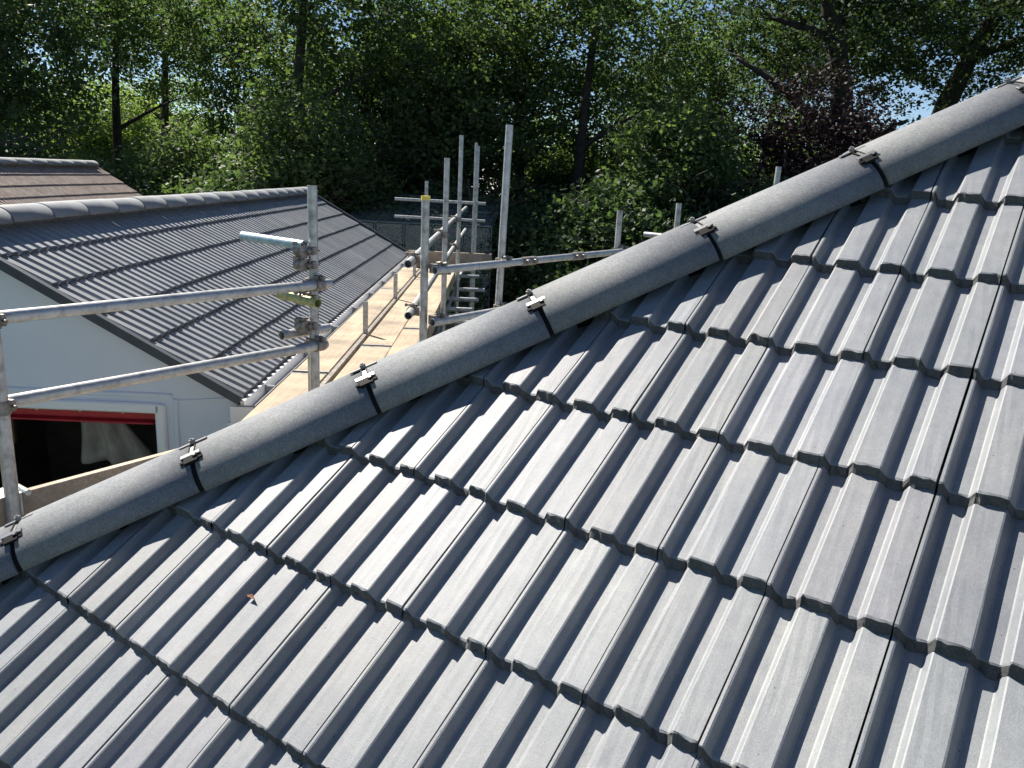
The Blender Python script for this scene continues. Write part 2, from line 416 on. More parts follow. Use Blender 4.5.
r_top = int(math.floor(va / G)) ; r_bot = int(math.ceil(ve / G - .1)); 
def hipu(v): return (-v * ct) - KH           # x of hip at slope distance v
r_bot = 10
polyA = [(hipu(va), va), (hipu(ve + .2), ve + .2), (XL + 0.1, ve + .2), (XL - (XA - XE), va)]
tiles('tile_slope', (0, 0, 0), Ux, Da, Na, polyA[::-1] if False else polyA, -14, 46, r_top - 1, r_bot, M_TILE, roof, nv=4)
# left face (B): down slope is -x, across is +y ; mirror of A in the hip plane
Db = Vector((-ct, 0, -st_)); Nb = Vector((-st_, 0, ct)); Ob = Vector((-KH, KH, 0))
polyB = [(hipu(va) , va), (YB - KH - (YR - YE) , va), (YB - KH + .2, ve + .2), (hipu(ve + .2), ve + .2)]
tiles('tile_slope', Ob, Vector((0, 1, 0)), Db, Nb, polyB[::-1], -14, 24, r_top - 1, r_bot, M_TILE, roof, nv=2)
# hips and ridge
hd = Vector((1, 1, math.tan(TH))).normalized(); ha = Vector((1, -1, 0)).normalized(); hb = hd.cross(ha); hb = hb if hb.z > 0 else -hb
HS = 0.463
jx = -1.372 + .0                               # plan x of one joint (near edge)
def hip_pt(x): return Vector((x, x + KH, (x + KH) * math.tan(TH) * .5 + x * math.tan(TH) * .5 + .0))
# the hip line: slopes meet where y = x + KH, z = y tan
def hipl(x): return Vector((x, x + KH, (x + KH) * math.tan(TH)))
s_lo = -1
P0 = hipl(-1.372 + .055 - .155) - hd * HS * 2
hip_run(P0, hd, ha, hb, 9, roof, 'hip_tile', step=HS)
skm = MB(); Aq = hipl(XE + .1); Bq = hipl(XA)
for sg, nn in ((1, Na), (-1, Nb)):
    up = Vector((0, 0, .004))
    q = [Aq + ha * (sg * .02) + up * 9, Bq + ha * (sg * .02) + up * 9]
    tl = (Da if sg == 1 else Db); tl = (tl - hd * tl.dot(hd)).normalized()
    e_ = [q_ - up * 9 + tl * .100 - nn * .052 for q_ in (Aq, Bq)]
    skm.add([q[0], q[1], e_[1], e_[0]] + [p - nn * .012 for p in (q[0], q[1], e_[1], e_[0])], [(0, 1, 2, 3), (7, 6, 5, 4), (3, 2, 6, 7), (0, 4, 5, 1)])
skm.build('hip_roll', M_BLACK, roof)
hd2 = Vector((1, -1, math.tan(TH))).normalized(); ha2 = Vector((1, 1, 0)).normalized(); hb2 = hd2.cross(ha2); hb2 = hb2 if hb2.z > 0 else -hb2
hip_run(Vector((XE, YB, ZE)) , hd2, ha2, hb2, 10, roof, 'hip_tile', step=.485)
hip_run(Vector((XA + .05, YR, ZR)), Ux, Vector((0, -1, 0)), Vector((0, 0, 1)), 10, roof, 'ridge_tile', step=HS, clipname='ridge_clip')
wl = MB(); x0, x1, y0, y1 = XE + .35, XL - .35, YE + .35, YB - .35
for (a, b) in (((x0, y0), (x1, y0)), ((x1, y0), (x1, y1)), ((x1, y1), (x0, y1)), ((x0, y1), (x0, y0))):
    a = Vector((*a, 0)); b = Vector((*b, 0)); dd = (b - a); nn = Vector((dd.y, -dd.x, 0)).normalized()
    wl.box((a + b) / 2 - nn * .13 + Vector((0, 0, (GZ + ZE - .15) / 2)), dd.length - .001, .25, ZE - .15 - GZ, dd.normalized(), nn)
wl.build('wall', M_RENDER, house)
fa = MB(); fz = ZE - .14
for (cx, cy, lx, ly) in (((XE + XL) / 2, YE + .03, XL - XE, .025), ((XE + XL) / 2, YB - .03, XL - XE, .025), (XE + .03, (YE + YB) / 2, .025, YB - YE - .1), (XL - .03, (YE + YB) / 2, .025, YB - YE - .1)):
    fa.box((cx, cy, fz), lx, ly, .20)
fa.build('fascia', M_UPVC, house)

def gutter(a, b, name, mat, parent, r=.056):
    a = Vector(a); b = Vector(b); d = (b - a).normalized(); s = d.cross(Vector((0, 0, 1))); m = MB(); n = 10; vs = []
    for p in (a, b):
        for rr in (r, r - .004):
            for i in range(n + 1):
                th = math.pi + math.pi * i / n; vs.append(p + s * math.cos(th) * rr + Vector((0, 0, 1)) * math.sin(th) * rr)
    k = n + 1; fs = []
    for i in range(n): fs += [(i, i + 1, 2 * k + i + 1, 2 * k + i), (k + i, 3 * k + i, 3 * k + i + 1, k + i + 1), (i, k + i, k + i + 1, i + 1), (2 * k + i, 2 * k + i + 1, 3 * k + i + 1, 3 * k + i)]
    fs += [(0, 2 * k, 3 * k, k), (n, k + n, 3 * k + n, 2 * k + n), tuple(range(0, k)), tuple(reversed(range(2 * k, 3 * k)))]
    m.add(vs, fs)
    return m.build(name, mat, parent)
gutter((XE - .06, YE - .1, ZE - .06), (XE - .06, YB + .1, ZE - .06), 'gutter', M_UPVC, house)

# ---- neighbour house with the grey tiled gable roof
naz = -0.39411882 - R(36.25580619661172) + 0.39411882  # azimuth of its ridge
ne = Vector((math.sin(naz), math.cos(naz), 0)); nl = Vector((math.cos(naz), -math.sin(naz), 0))
NAp = Vector((-4.44920879, -0.46618932, -0.39411882)); NH = 1.53619; NPt = 0.51433833; NL = 8.55
nct, nst = math.cos(NPt), math.sin(NPt); nvl = NH / nct
nb = empty('bungalow', (NAp.x + ne.x * 4, NAp.y + ne.y * 4, GZ), 'white rendered bungalow with grey ribbed tile gable roof and red beam across its window', 'house')
def NP(l, e, z): return Vector((NAp.x, NAp.y, 0)) + nl * l + ne * e + Vector((0, 0, z))
rz = NAp.z; ez = rz - NH * math.tan(NPt)
m = MB()
for s in (1,):
    m.add([NP(-NH, 0.0, ez - .055), NP(0, 0.0, rz - .055), NP(NH, 0.0, ez - .055), NP(-NH, NL, ez - .055), NP(0, NL, rz - .055), NP(NH, NL, ez - .055),
           NP(-NH, 0.0, ez - .075), NP(0, 0.0, rz - .075), NP(NH, 0.0, ez - .075), NP(-NH, NL, ez - .075), NP(0, NL, rz - .075), NP(NH, NL, ez - .075)],
          [(0, 3, 4, 1), (1, 4, 5, 2), (6, 7, 10, 9), (7, 8, 11, 10), (0, 1, 7, 6), (1, 2, 8, 7), (3, 9, 10, 4), (4, 10, 11, 5), (0, 6, 9, 3), (2, 5, 11, 8)])
nroof = m.build('roof', M_UNDER, nb)
nrow = 6; ng = nvl / (nrow - .15)
for s in (1, -1):
    D_ = (nl * s * nct + Vector((0, 0, -nst))); N_ = (nl * s * nst + Vector((0, 0, nct)))
    Gs = G; 
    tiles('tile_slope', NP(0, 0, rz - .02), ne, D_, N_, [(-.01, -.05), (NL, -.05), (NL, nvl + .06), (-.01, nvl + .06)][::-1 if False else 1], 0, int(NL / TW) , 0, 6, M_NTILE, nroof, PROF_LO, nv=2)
hip_run(NP(0, 0, rz + .012), ne, nl, Vector((0, 0, 1)), 19, nroof, 'ridge_tile', rad=.112, step=.45, mat=M_NRIDGE, clips=False, squash=.8, clipname='ridge_clip')
# verge trim
M_VERGE = simple('dark_verge', (.045, .055, .07), .6)
for e_, in ((-.035,), (NL + .02,)):
    for s in (1, -1):
        m = MB()
        a = NP(0, e_, rz - .035); b = NP(s * NH, e_, ez - .035); ax = (b - a); m.box((a + b) / 2, ax.length + .04, .04, .05, ax.normalized(), ne, ax.normalized().cross(ne)); m.build('verge', M_VERGE, nroof)
# walls with the window opening in the near gable
wt = NH - .04; we = .07
m = MB()
# window opening in (l, z): from photo
wl0, wl1, wz0, wz1 = -1.35, 1.03, -3.0, -1.435
def gz(l): return rz - .08 - abs(l) * math.tan(NPt)
F0 = we
def gquad(ls, mm, e0):
    pass
outer = [(-wt, GZ), (wt, GZ), (wt, gz(wt)), (0, gz(0)), (-wt, gz(-wt))]
front = [NP(l, F0, z) for l, z in [(-wt, GZ), (wl0, GZ), (wl1, GZ), (wt, GZ), (-wt, wz0), (wl0, wz0), (wl1, wz0), (wt, wz0), (-wt, wz1), (wl0, wz1), (wl1, wz1), (wt, wz1), (-wt, gz(wt)), (0, gz(0)), (wt, gz(wt))]]
m.add(front, [(0, 1, 5, 4), (1, 2, 6, 5), (2, 3, 7, 6), (4, 5, 9, 8), (6, 7, 11, 10), (8, 9, 10, 11, 14, 13, 12)])
rv = .16
for (a, b) in (((wl0, wz0), (wl0, wz1)), ((wl0, wz1), (wl1, wz1)), ((wl1, wz1), (wl1, wz0)), ((wl1, wz0), (wl0, wz0))):
    m.add([NP(a[0], F0, a[1]), NP(b[0], F0, b[1]), NP(b[0], F0 + rv, b[1]), NP(a[0], F0 + rv, a[1])], [(0, 1, 2, 3)])
for l in (-wt, wt):
    m.add([NP(l, F0, GZ), NP(l, NL - .1, GZ), NP(l, NL - .1, gz(wt)), NP(l, F0, gz(wt))], [(0, 1, 2, 3)])
m.add([NP(-wt, NL - .1, GZ), NP(wt, NL - .1, GZ), NP(wt, NL - .1, gz(wt)), NP(0, NL - .1, gz(0)), NP(-wt, NL - .1, gz(wt))], [(0, 1, 2, 3, 4)])
m.build('wall', M_RENDER, nb)
# raised band round the opening
m = MB()
def bar(l0, z0, l1, z1, e, wd, dp, mm):
    a = NP(l0, e, z0); b = NP(l1, e, z1); ax = b - a; mm.box((a + b) / 2, ax.length, dp, wd, ax.normalized(), ne, ax.normalized().cross(ne), 0, min(wd, dp) * .3)
bar(wl0 - .02, wz1 + .105, wl1 + .10, wz1 + .105, F0 - .002, .03, .02, m); bar(wl1 + .115, wz1 + .09, wl1 + .115, wz0, F0 - .002, .03, .02, m)
bar(wl1 + .13, wz1 + .075, wt - .02, wz1 + .105, F0 - .002, .018, .012, m)
m.build('plaster_bead', M_RENDER, nb)
win = MB()
fr = .05
for q in ((wl0, wz1 + .03, wl1 + .03, wz1 + .03), (wl1 + .03, wz1 + .055, wl1 + .03, wz0)): bar(*q, F0 - .012, .06, .03, win)
for q in ((wl0, wz0 + fr / 2, wl1, wz0 + fr / 2), (wl0 + fr / 2, wz0 + fr, wl0 + fr / 2, wz1)): bar(*q, F0 + .06, fr, .06, win)
wi = win.build('window', M_UPVC, nb)
rd = MB(); bar(wl0, wz1 - .055, wl1 - .02, wz1 - .055, F0 + .12, .065, .05, rd); bar(wl0, wz1 - .022, wl1 - .02, wz1 - .022, F0 + .145, .012, .12, rd)
bar(wl0, wz1 - .09, wl1 - .05, wz1 - .09, F0 + .105, .012, .09, rd)
rd.build('red_beam', M_RED, wi)
for k in range(9): rb = MB(); p = NP(wl0 + .15 + k * .25, F0 + .09, wz1 - .034); rb.tube(p, p - ne * .012, .007, 8, False); rb.build('bolt', M_GALV, wi)
pp = MB(); pp.tube(NP(wl1 - .045, F0 + .13, wz1 - .1), NP(wl1 - .035, F0 + .13, wz0), .010, 8); pp.build('pipe', M_GUT, wi)
# dark unfinished room behind the opening
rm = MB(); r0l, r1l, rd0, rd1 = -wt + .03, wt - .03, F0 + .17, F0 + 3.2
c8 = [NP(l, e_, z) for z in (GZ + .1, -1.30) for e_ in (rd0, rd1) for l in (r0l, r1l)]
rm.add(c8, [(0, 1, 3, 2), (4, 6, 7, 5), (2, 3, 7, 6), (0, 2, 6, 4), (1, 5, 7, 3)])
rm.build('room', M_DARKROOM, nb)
sh = MB(); 
sheet = []; NS = 14
for j in range(NS + 1):
    for i in range(NS + 1):
        u = i / NS; v = j / NS; sp = .16 + .30 * v
        sheet.append(NP(.02 + (u - .5) * 2 * sp * .6 + v * .12 + .25, F0 + .75 + .05 * math.sin(u * 17 + v * 3) + .1 * v, wz1 - .10 - v * .55))
sh.add(sheet, [(j * (NS + 1) + i, j * (NS + 1) + i + 1, (j + 1) * (NS + 1) + i + 1, (j + 1) * (NS + 1) + i) for j in range(NS) for i in range(NS)], 0, True)
s_ = sh.build('dust_sheet', M_CLOTH); tag(s_, 'pale grey dust sheet hanging in the dark room behind the red beam', 'dust sheet')
md = s_.modifiers.new('solid', 'SOLIDIFY'); md.thickness = .004
pl = MB()
pl.box(NP(-.75, F0 + .9, -2.05), .9, .03, .25, (nl * .9 + Vector((0, 0, .43))).normalized(), ne, Vector((0, 0, 1)))
pb = pl.build('plank', simple('brown_plank', (.10, .055, .03), .8)); tag(pb, 'dark brown plank leaning inside the unlit room left of the sheet', 'plank')
# eaves: fascia, box end, gutter, corner
m = MB()
for s in (1, -1):
    a = NP(s * (NH + .02), -.02, ez - .13); b = NP(s * (NH + .02), NL, ez - .13); m.box((a + b) / 2, (b - a).length, .02, .15, ne, nl)
    a = NP(s * (NH - .02), -.02, ez - .195); b = NP(s * (NH - .02), NL, ez - .195); m.box((a + b) / 2, (b - a).length, .10, .012, ne, nl)
    m.box(NP(s * (NH + .02), -.03, ez - .135), .012, .13, .10, ne, nl)
m.build('fascia', M_UPVC, nb)
g1 = gutter(NP(NH + .045, -.03, ez - .075), NP(NH + .045, NL, ez - .075), 'gutter', M_GUT, nb, .05)
for k in range(9): gb = MB(); gb.box(NP(NH + .045, .4 + k, ez - .10), .022, .104, .06, ne, nl, Vector((0, 0, 1)), 0, .006); gb.build('gutter_bracket', M_GUT, g1)
bs = MB(); bs.box(NP(wt + .012, 4.2, (GZ + ez - .2) / 2 + .0), 8.1, .02, ez - .21 - GZ, ne, nl)
bs.build('side_wall', M_BUFF, nb)

# ---- older brown roofed house behind
be = ne; bl = nl
bp = Vector((CAMP.x, CAMP.y, 0)); vpl = -7.95
BR0 = bp + ne * 5.0 + nl * vpl; BR1 = bp + ne * 16.4 + nl * vpl; bz = CAMP.z - .17; bh = 2.9; bpt = R(32)
ob = empty('old_house', (BR1.x, BR1.y, GZ), 'older house with weathered brown pantile gable roof behind the bungalow ridge', 'house')
def BP(l, e, z): return BR0 + nl * l + ne * e + Vector((0, 0, z))
BL = 11.4; bez = bz - bh * math.tan(bpt)
m = MB()
m.add([BP(-bh, 0, bez - .06), BP(0, 0, bz - .06), BP(bh, 0, bez - .06), BP(-bh, BL, bez - .06), BP(0, BL, bz - .06), BP(bh, BL, bez - .06)], [(0, 3, 4, 1), (1, 4, 5, 2), (0, 1, 2), (3, 5, 4), (0, 2, 5, 3)])
br = m.build('roof', M_UNDER, ob)
for s in (1, -1):
    tiles('tile_slope', BP(0, 0, bz - .02), ne, nl * s * math.cos(bpt) + Vector((0, 0, -math.sin(bpt))), nl * s * math.sin(bpt) + Vector((0, 0, math.cos(bpt))),
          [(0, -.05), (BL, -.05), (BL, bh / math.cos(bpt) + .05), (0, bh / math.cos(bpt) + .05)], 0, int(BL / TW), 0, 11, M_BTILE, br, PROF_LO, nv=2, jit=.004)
hip_run(BP(0, 0, bz + .01), ne, nl, Vector((0, 0, 1)), 25, br, 'ridge_tile', rad=.12, step=.45, mat=M_NRIDGE, clips=False)
m = MB(); wh = bez - .1
for l in (-bh + .3, bh - .3): m.box(BP(l, BL / 2, (GZ + wh) / 2), BL - .3, .22, wh - GZ, ne, nl)
for e_ in (.2, BL - .2):
    vs = [BP(l, e_ + q, z) for q in (-.1, .1) for l, z in ((-bh + .3, GZ), (bh - .3, GZ), (bh - .3, wh), (0, bz - .25), (-bh + .3, wh))]
    m.add(vs, [(0, 1, 2, 3, 4), (9, 8, 7, 6, 5), (2, 7, 8, 3), (3, 8, 9, 4), (0, 5, 6, 1), (1, 6, 7, 2), (4, 9, 5, 0)])
m.build('wall', M_SOIL, ob)

# ------------------------------------------------------------------ scaffolding
TR = .02415
SX = -2.61
def coupler(p, d1, d2, parent, off=None, mat=M_COUP):
    """right angle coupler holding a tube along d1 and one along d2, which pass side by side at p"""
    m = MB(); p = Vector(p); d1 = Vector(d1).normalized(); d2 = Vector(d2).normalized(); n = d1.cross(d2).normalized()
    if off is not None and n.dot(Vector(off)) < 0: n = -n
    a = p; b = p + n * .05
    m.tube(a - d1 * .026, a + d1 * .026, .0315, 14, False); m.tube(b - d2 * .026, b + d2 * .026, .0315, 14, False)
    m.box(p + n * .025, .052, .052, .03, d1, d2, n, 0, .006)
    for q, dd, ee in ((a, d1, d2), (b, d2, d1)):
        s = q + ee * .036; m.box(s, .042, .022, .026, dd, ee, n, 0, .004)
        m.tube(s - n * .035, s + n * .042, .0065, 6, False); m.tube(s + n * .030, s + n * .044, .012, 6, False)
    return m.build('coupler', mat, parent, p)
def sleeve(p, d, parent):
    m = MB(); p = Vector(p); d = Vector(d).normalized(); m.tube(p - d * .08, p + d * .08, .030, 14, False)
    n = d.cross(Vector((0, 0, 1))); n = n.normalized() if n.length > .1 else Vector((1, 0, 0))
    for s in (-.045, .045): m.box(p + d * s + n * .035, .03, .025, .03, d, n, d.cross(n), 0, .004)
    return m.build('coupler', M_COUP, parent, p)
def tubeobj(name, a, b, parent, mat=M_GALV, r=TR):
    m = MB(); m.tube(a, b, r, 18); a = Vector(a); return m.build(name, mat, parent, a)
Zv = Vector((0, 0, 1)); Yv = Vector((0, 1, 0)); Xv = Vector((1, 0, 0))
sc = empty('scaffolding', (SX, 1.5, GZ), 'galvanised tube scaffolding with double guardrails along the left side of the foreground roof', 'scaffolding')
UP, LO = -.585, -.895
def lean(x, y, ztop, dx=0, dy=0, name='pole', parent=None, mat=M_GALV, zb=GZ):
    return tubeobj(name, (x - dx * 2, y - dy * 2, zb), (x + dx, y + dy, ztop), parent or sc, mat)
lean(SX + .115, -1.06, -.44); lean(SX + .01, .465, -.105); lean(SX - .05, 1.37, -.165)
lean(SX, 2.06, .30, .012, .03); lean(SX, 3.70, -.245); 
lean(-2.42, 4.42, -.175); lean(-2.30, 4.50, -.42); lean(-1.79, 4.98, .175, .02, 0)
# guardrails run on the roof side of the poles
gx = SX + .055
rails = [(gx, -2.6, UP, .56), (gx, -2.6, LO, .53), (gx + .01, 1.34, UP + .012, 6.1), (gx + .01, 1.36, LO + .012, 4.6)]
rails = [(gx, -1.20, UP, .53), (gx, -1.17, LO, .50), (gx + .01, 1.33, UP + .015, 5.2), (gx + .01, 1.32, LO + .015, 5.0)]
for x, ya, z, yb in rails: tubeobj('guardrail', (x, ya, z), (x, yb, z), sc)
for y in (-1.06, .455):
    for z in (UP, LO): coupler((SX + (.11 if y < 0 else .005), y, z), Zv, Yv, sc, (-1 if y < 0 else 1, 0, 0))
for y in (1.40, 2.06, 3.70):
    for z in (UP + .015, LO + .015): coupler((SX + .005, y, z), Zv, Yv, sc, (1, 0, 0))
sleeve((gx + .01, 2.95, UP + .015), Yv, sc); sleeve((gx + .01, 2.30, UP + .015), Yv, sc)
# short ties at the second pole
tubeobj('transom', (SX - .46, .40, -.385), (SX + .02, .40, -.392), sc, M_BLUE)
tubeobj('transom', (SX - .17, .395, -.655), (SX + .12, .395, -.665), sc, simple('lichen_tube', (.35, .37, .16), .6, .2, .4, 40))
tubeobj('transom', (SX - .055, .31, -.842), (SX - .055, .62, -.842), sc)
coupler((SX - .01, .455, -.42), Zv, Xv, sc, (0, -1, 0)); coupler((SX - .01, .455, -.66), Zv, Xv, sc, (0, -1, 0)); coupler((SX - .01, .455, -.80), Zv, Xv, sc, (0, -1, 0))
coupler((SX - .01, .455, -.49), Zv, Xv, sc, (0, -1, 0))
tubeobj('transom', (-2.75, 4.47, -.47), (-2.28, 4.47, -.475), sc)
tubeobj('guardrail', (-2.45, 4.56, UP + .0), (3.5, 4.56, UP), sc)
for y in (-2.2, -1.12, .40, 1.46, 2.12, 3.64, 4.4):
    tubeobj('transom', (SX - .25, y, BZ - .065), (XE - .10, y, BZ - .065), sc)
for z in (BZ - .115, -3.0): tubeobj('ledger', (SX - .05, -2.6, z), (SX - .05, 5.0, z), sc)
# toe board on edge, with its clip on the near pole
t = MB(); t.box((SX + .075, -.98, BZ + .1125 + .055), .036, 3.3, .225, mi=0, bev=.004)
tb = t.build('toe_board', M_TOE, sc)
t = MB(); t.box((SX + .06, -1.06, BZ + .285), .10, .10, .006, bev=.002); t.box((SX + .10, -1.05, BZ + .24), .006, .06, .09, bev=.002); t.tube((SX + .03, -1.01, BZ + .29), (SX + .13, -1.01, BZ + .29), .012, 8, False)
t.build('board_clip', M_GALV, sc)
t = MB(); t.box((-2.56, -.98 + 0, BZ - .36), .01, .01, .01)  # small lug under the clip
# poles & rails beside the bungalow
NZ = -1.315
sn = empty('scaffolding', NP(3.0, 6, GZ), 'scaffolding with tall bare poles and sloping double rails beside the bungalow eaves', 'scaffolding')
Cg = Vector((CAMP.x, CAMP.y, 0))
def V(l, e, z): return Cg + nl * l + ne * e + Vector((0, 0, z))   # l to the right of, e along, the line through the photographer
PL = -.60
def vpole(px_l, e, ztop, name='pole', mat=M_GALV, zb=GZ, dl=0): return tubeobj(name, V(px_l, e, zb), V(px_l + dl, e, ztop), sn, mat)
vpole(-.465, 7.1, .108); vpole(-.465, 9.5, .405); vpole(-.40, 12.9, .455); vpole(-.385, 13.6, .43); vpole(-1.02, 11.4, -.14)
RL = -.52
tubeobj('guardrail', V(RL, 4.7, -.54), V(RL, 12.7, -.525), sn, M_GALV); tubeobj('guardrail', V(RL, 4.75, -.855), V(RL, 12.8, -.865), sn, M_GALV)
for e in (4.95, 7.1, 9.5):
    for z in (-.54, -.857): coupler(V(-.47, e, z), Zv, ne, sn, -nl)
capm = MB(); capm.tube((SX - .05, 1.37, -.175), (SX - .05, 1.37, -.150), .027, 14, False); capm.build('end_cap', M_YEL, sc)
for z in (-.45, -.72): tubeobj('guardrail', V(-1.65, 12.9, z), V(-.22, 12.9, z - .01), sn)
for k, e in enumerate((5.4, 6.6, 7.45, 8.2, 8.9, 9.7, 11.0)):
    tubeobj('transom', V(-1.30, e, NZ - .065), V(-.24 + .05 * (k % 3), e + .02, NZ - .065), sn)
for k, e in enumerate((7.2, 8.5, 9.9)):
    tubeobj('transom', V(-.75, e, NZ - .42), V(-.20, e + .02, NZ - .42), sn)
for l in (-.52, -1.27): tubeobj('ledger', V(l, 4.8, NZ - .12), V(l, 13, NZ - .12), sn)
tubeobj('ledger', V(-.52, 4.8, -2.9), V(-.52, 13, -2.9), sn)
t = MB(); a = V(-.532, 4.6, NZ + .06); b = V(-.532, 11.2, NZ + .06); t.box((a + b) / 2, (b - a).length, .036, .14, ne, nl, Zv, 0, .004); t.build('toe_board', M_BOARD, sn)
t = MB(); a = V(-1.25, 11.3, NZ + .115); b = V(-.08, 11.3, NZ + .115); t.box((a + b) / 2, (b - a).length, .036, .225, nl, ne, Zv, 0, .004); t.build('toe_board', M_TOE, sn)
for k, e in enumerate((4.5, 6.4, 8.3, 10.2)):
    t = MB(); t.box(V(-1.045, e, NZ + .12), .014, .042, .30, ne, nl, Zv, 0, .004); t.build('inside_post', M_GALV, sn)
t = MB(); a = V(-1.045, 3.3, NZ - .02); b = V(-1.045, 11.2, NZ - .02); t.box((a + b) / 2, (b - a).length, .036, .05, ne, nl, Zv, 0, .004); t.build('filler_batten', M_COUP, sn)
# boards
def board(p, d, s, L, label, grp, w_=.222, yaw=0, mat=M_BOARD):
    m = MB(); Lh = L / 2
    m.box((0, 0, .019), L, w_, .038, bev=.004)
    for e in (-1, 1): m.box((e * (Lh - .012), 0, .019), .022, w_ + .003, .0405, mi=1)
    o = m.build('scaffold_board', [mat, M_GALV]); o.location = p; o.rotation_euler = (0, 0, math.atan2(d.y, d.x) + yaw); tag(o, label, 'scaffold board', grp); return o
GB = 'boards laid on the walkway beside the bungalow'
bd = [(-1.19, 3.1, 3.9, 'board hugging the bungalow gutter, nearest length, light timber'), (-1.19, 7.05, 3.9, 'board hugging the bungalow gutter, middle length beside the short posts'), (-1.19, 10.1, 2.15, 'board hugging the bungalow gutter, farthest length by the cross board'),
      (-.895, 4.0, 3.9, 'walkway board right of the dark gap, near length with stained face'), (-.895, 7.95, 3.9, 'walkway board right of the dark gap, middle length'), (-.895, 10.55, 1.25, 'walkway board right of the dark gap, short far length'),
      (-.665, 4.9, 3.6, 'outer walkway board beside the toe board, near length just behind the hip tiles'), (-.665, 8.65, 3.8, 'outer walkway board beside the toe board, far length behind the tall poles')]
for i, (l, e, L, lab) in enumerate(bd):
    p = V(l, e, NZ - .038 + .001 * (i % 3)); board(p, ne, nl, L, lab, GB, .226, R(random.uniform(-.15, .15)))
for i, (x, y) in enumerate(((SX + .0, -.6), (SX - .235, -.62), (SX - .002, 3.32), (SX - .237, 3.35))):
    board(Vector((x, y, BZ - .04)), Yv, Xv, 3.9, ['inner board under the left guardrails, near the toe board', 'outer board under the left guardrails, below the red beam window', 'inner board behind the hip tiles, past the yellow capped pole', 'outer board behind the hip tiles, past the yellow capped pole'][i], 'boards laid beside the left side of the main roof', .226)

# ------------------------------------------------------------------ glasshouse
gh = empty('glasshouse', site(-2.6, 17, GZ), 'low glasshouse with sloping panes beyond the far end of the bungalow roof', 'greenhouse')
g0 = V(-3.35, 17.8, 0); gw, gd = 3.2, 2.6; zt, zb_ = -.62, -1.12
def GP(a, b, z): return g0 + nl * a + ne * b + Vector((0, 0, z))
m = MB()
def gbar(p, q, wd=.035): m.tube(p, q, wd / 2, 6, False)
for k in range(6):
    a = gw * k / 5
    gbar(GP(a, 0, GZ), GP(a, 0, zb_)); gbar(GP(a, 0, zb_), GP(a + .25, gd, zt)); gbar(GP(a + .25, gd, zt), GP(a + .25, gd, GZ))
for z in (zb_, GZ + .8, GZ + 1.8): gbar(GP(0, 0, z), GP(gw, 0, z))
gbar(GP(.25, gd, zt), GP(gw + .25, gd, zt), .07); gbar(GP(0.125, gd / 2, (zt + zb_) / 2), GP(gw + .125, gd / 2, (zt + zb_) / 2))
for a in (0, gw): gbar(GP(a, 0, GZ + .05), GP(a + .25, gd, GZ + .05)); gbar(GP(a, 0, zb_), GP(a + .25, gd, zb_))
m.build('frame', simple('aluminium', (.16, .20, .19), .5, .4), gh)
for k in range(5):
    a = gw * k / 5 + .03; b = gw * (k + 1) / 5 - .03; m = MB()
    m.add([GP(a, .02, zb_ + .02), GP(b, .02, zb_ + .02), GP(b + .25, gd, zt + .015), GP(a + .25, gd, zt + .015)], [(0, 1, 2, 3)])
    m.add([GP(a, -.01, GZ + .1), GP(b, -.01, GZ + .1), GP(b, -.01, zb_ - .03), GP(a, -.01, zb_ - .03)], [(0, 1, 2, 3)])
    o = m.build('glass_pane', M_GLASS, gh); md = o.modifiers.new('solid', 'SOLIDIFY'); md.thickness = .004

# ------------------------------------------------------------------ ground
m = MB(); S = 900
m.add([(-S, -S, GZ), (S, -S, GZ), (S, S, GZ), (-S, S, GZ)], [(0, 1, 2, 3)])
struct(m.build('ground', M_GRASS))

# ------------------------------------------------------------------ far houses glimpsed through the gap
def far_house(right, ahead, lx, ly, eave, rise, rot, wallm, label):
    o = empty('far_house', site(right, ahead), label, 'house', 'houses glimpsed behind the trees')
    d = Vector((math.cos(R(rot)), math.sin(R(rot)), 0)); s = Vector((-d.y, d.x, 0)); c = site(right, ahead, 0)
    m = MB(); m.box(c + Zv * (GZ + eave / 2), lx, ly, eave, d, s)
    for e in (-1, 1): m.add([c + d * (e * lx / 2) + s * (-ly / 2) + Zv * (GZ + eave), c + d * (e * lx / 2) + s * (ly / 2) + Zv * (GZ + eave), c + d * (e * lx / 2) + Zv * (GZ + eave + rise)], [(0, 1, 2)])
    m.build('wall', wallm, o)
    m = MB()
    for q in (-1, 1):
        a = [c + d * (e * (lx / 2 + .3)) + s * (q * (ly / 2 + .3)) + Zv * (GZ + eave - .15) for e in (-1, 1)]; b = [c + d * (e * (lx / 2 + .3)) + Zv * (GZ + eave + rise + .1) for e in (-1, 1)]
        m.add(a + b + [p - Zv * .15 for p in a + b], [(0, 1, 3, 2), (4, 6, 7, 5), (0, 4, 5, 1), (0, 2, 6, 4), (1, 5, 7, 3)])
    m.build('roof', M_SLATE, o)
    for k in (-.25, .25):
        m = MB(); p = c + d * (lx * k) - s * (ly / 2 + .01) + Zv * (GZ + 1.6); m.box(p, 1.3, .06, 1.1, d, s); m.build('window', M_DARKROOM, o)
far_house(-26, 46, 10, 7, 2.7, 2.4, 20, M_RENDER, 'pale far house glimpsed between the trunks left of centre')
far_house(2, 58, 12, 8, 3, 3, -30, M_SLATE, 'brown far house hidden behind the middle trees')

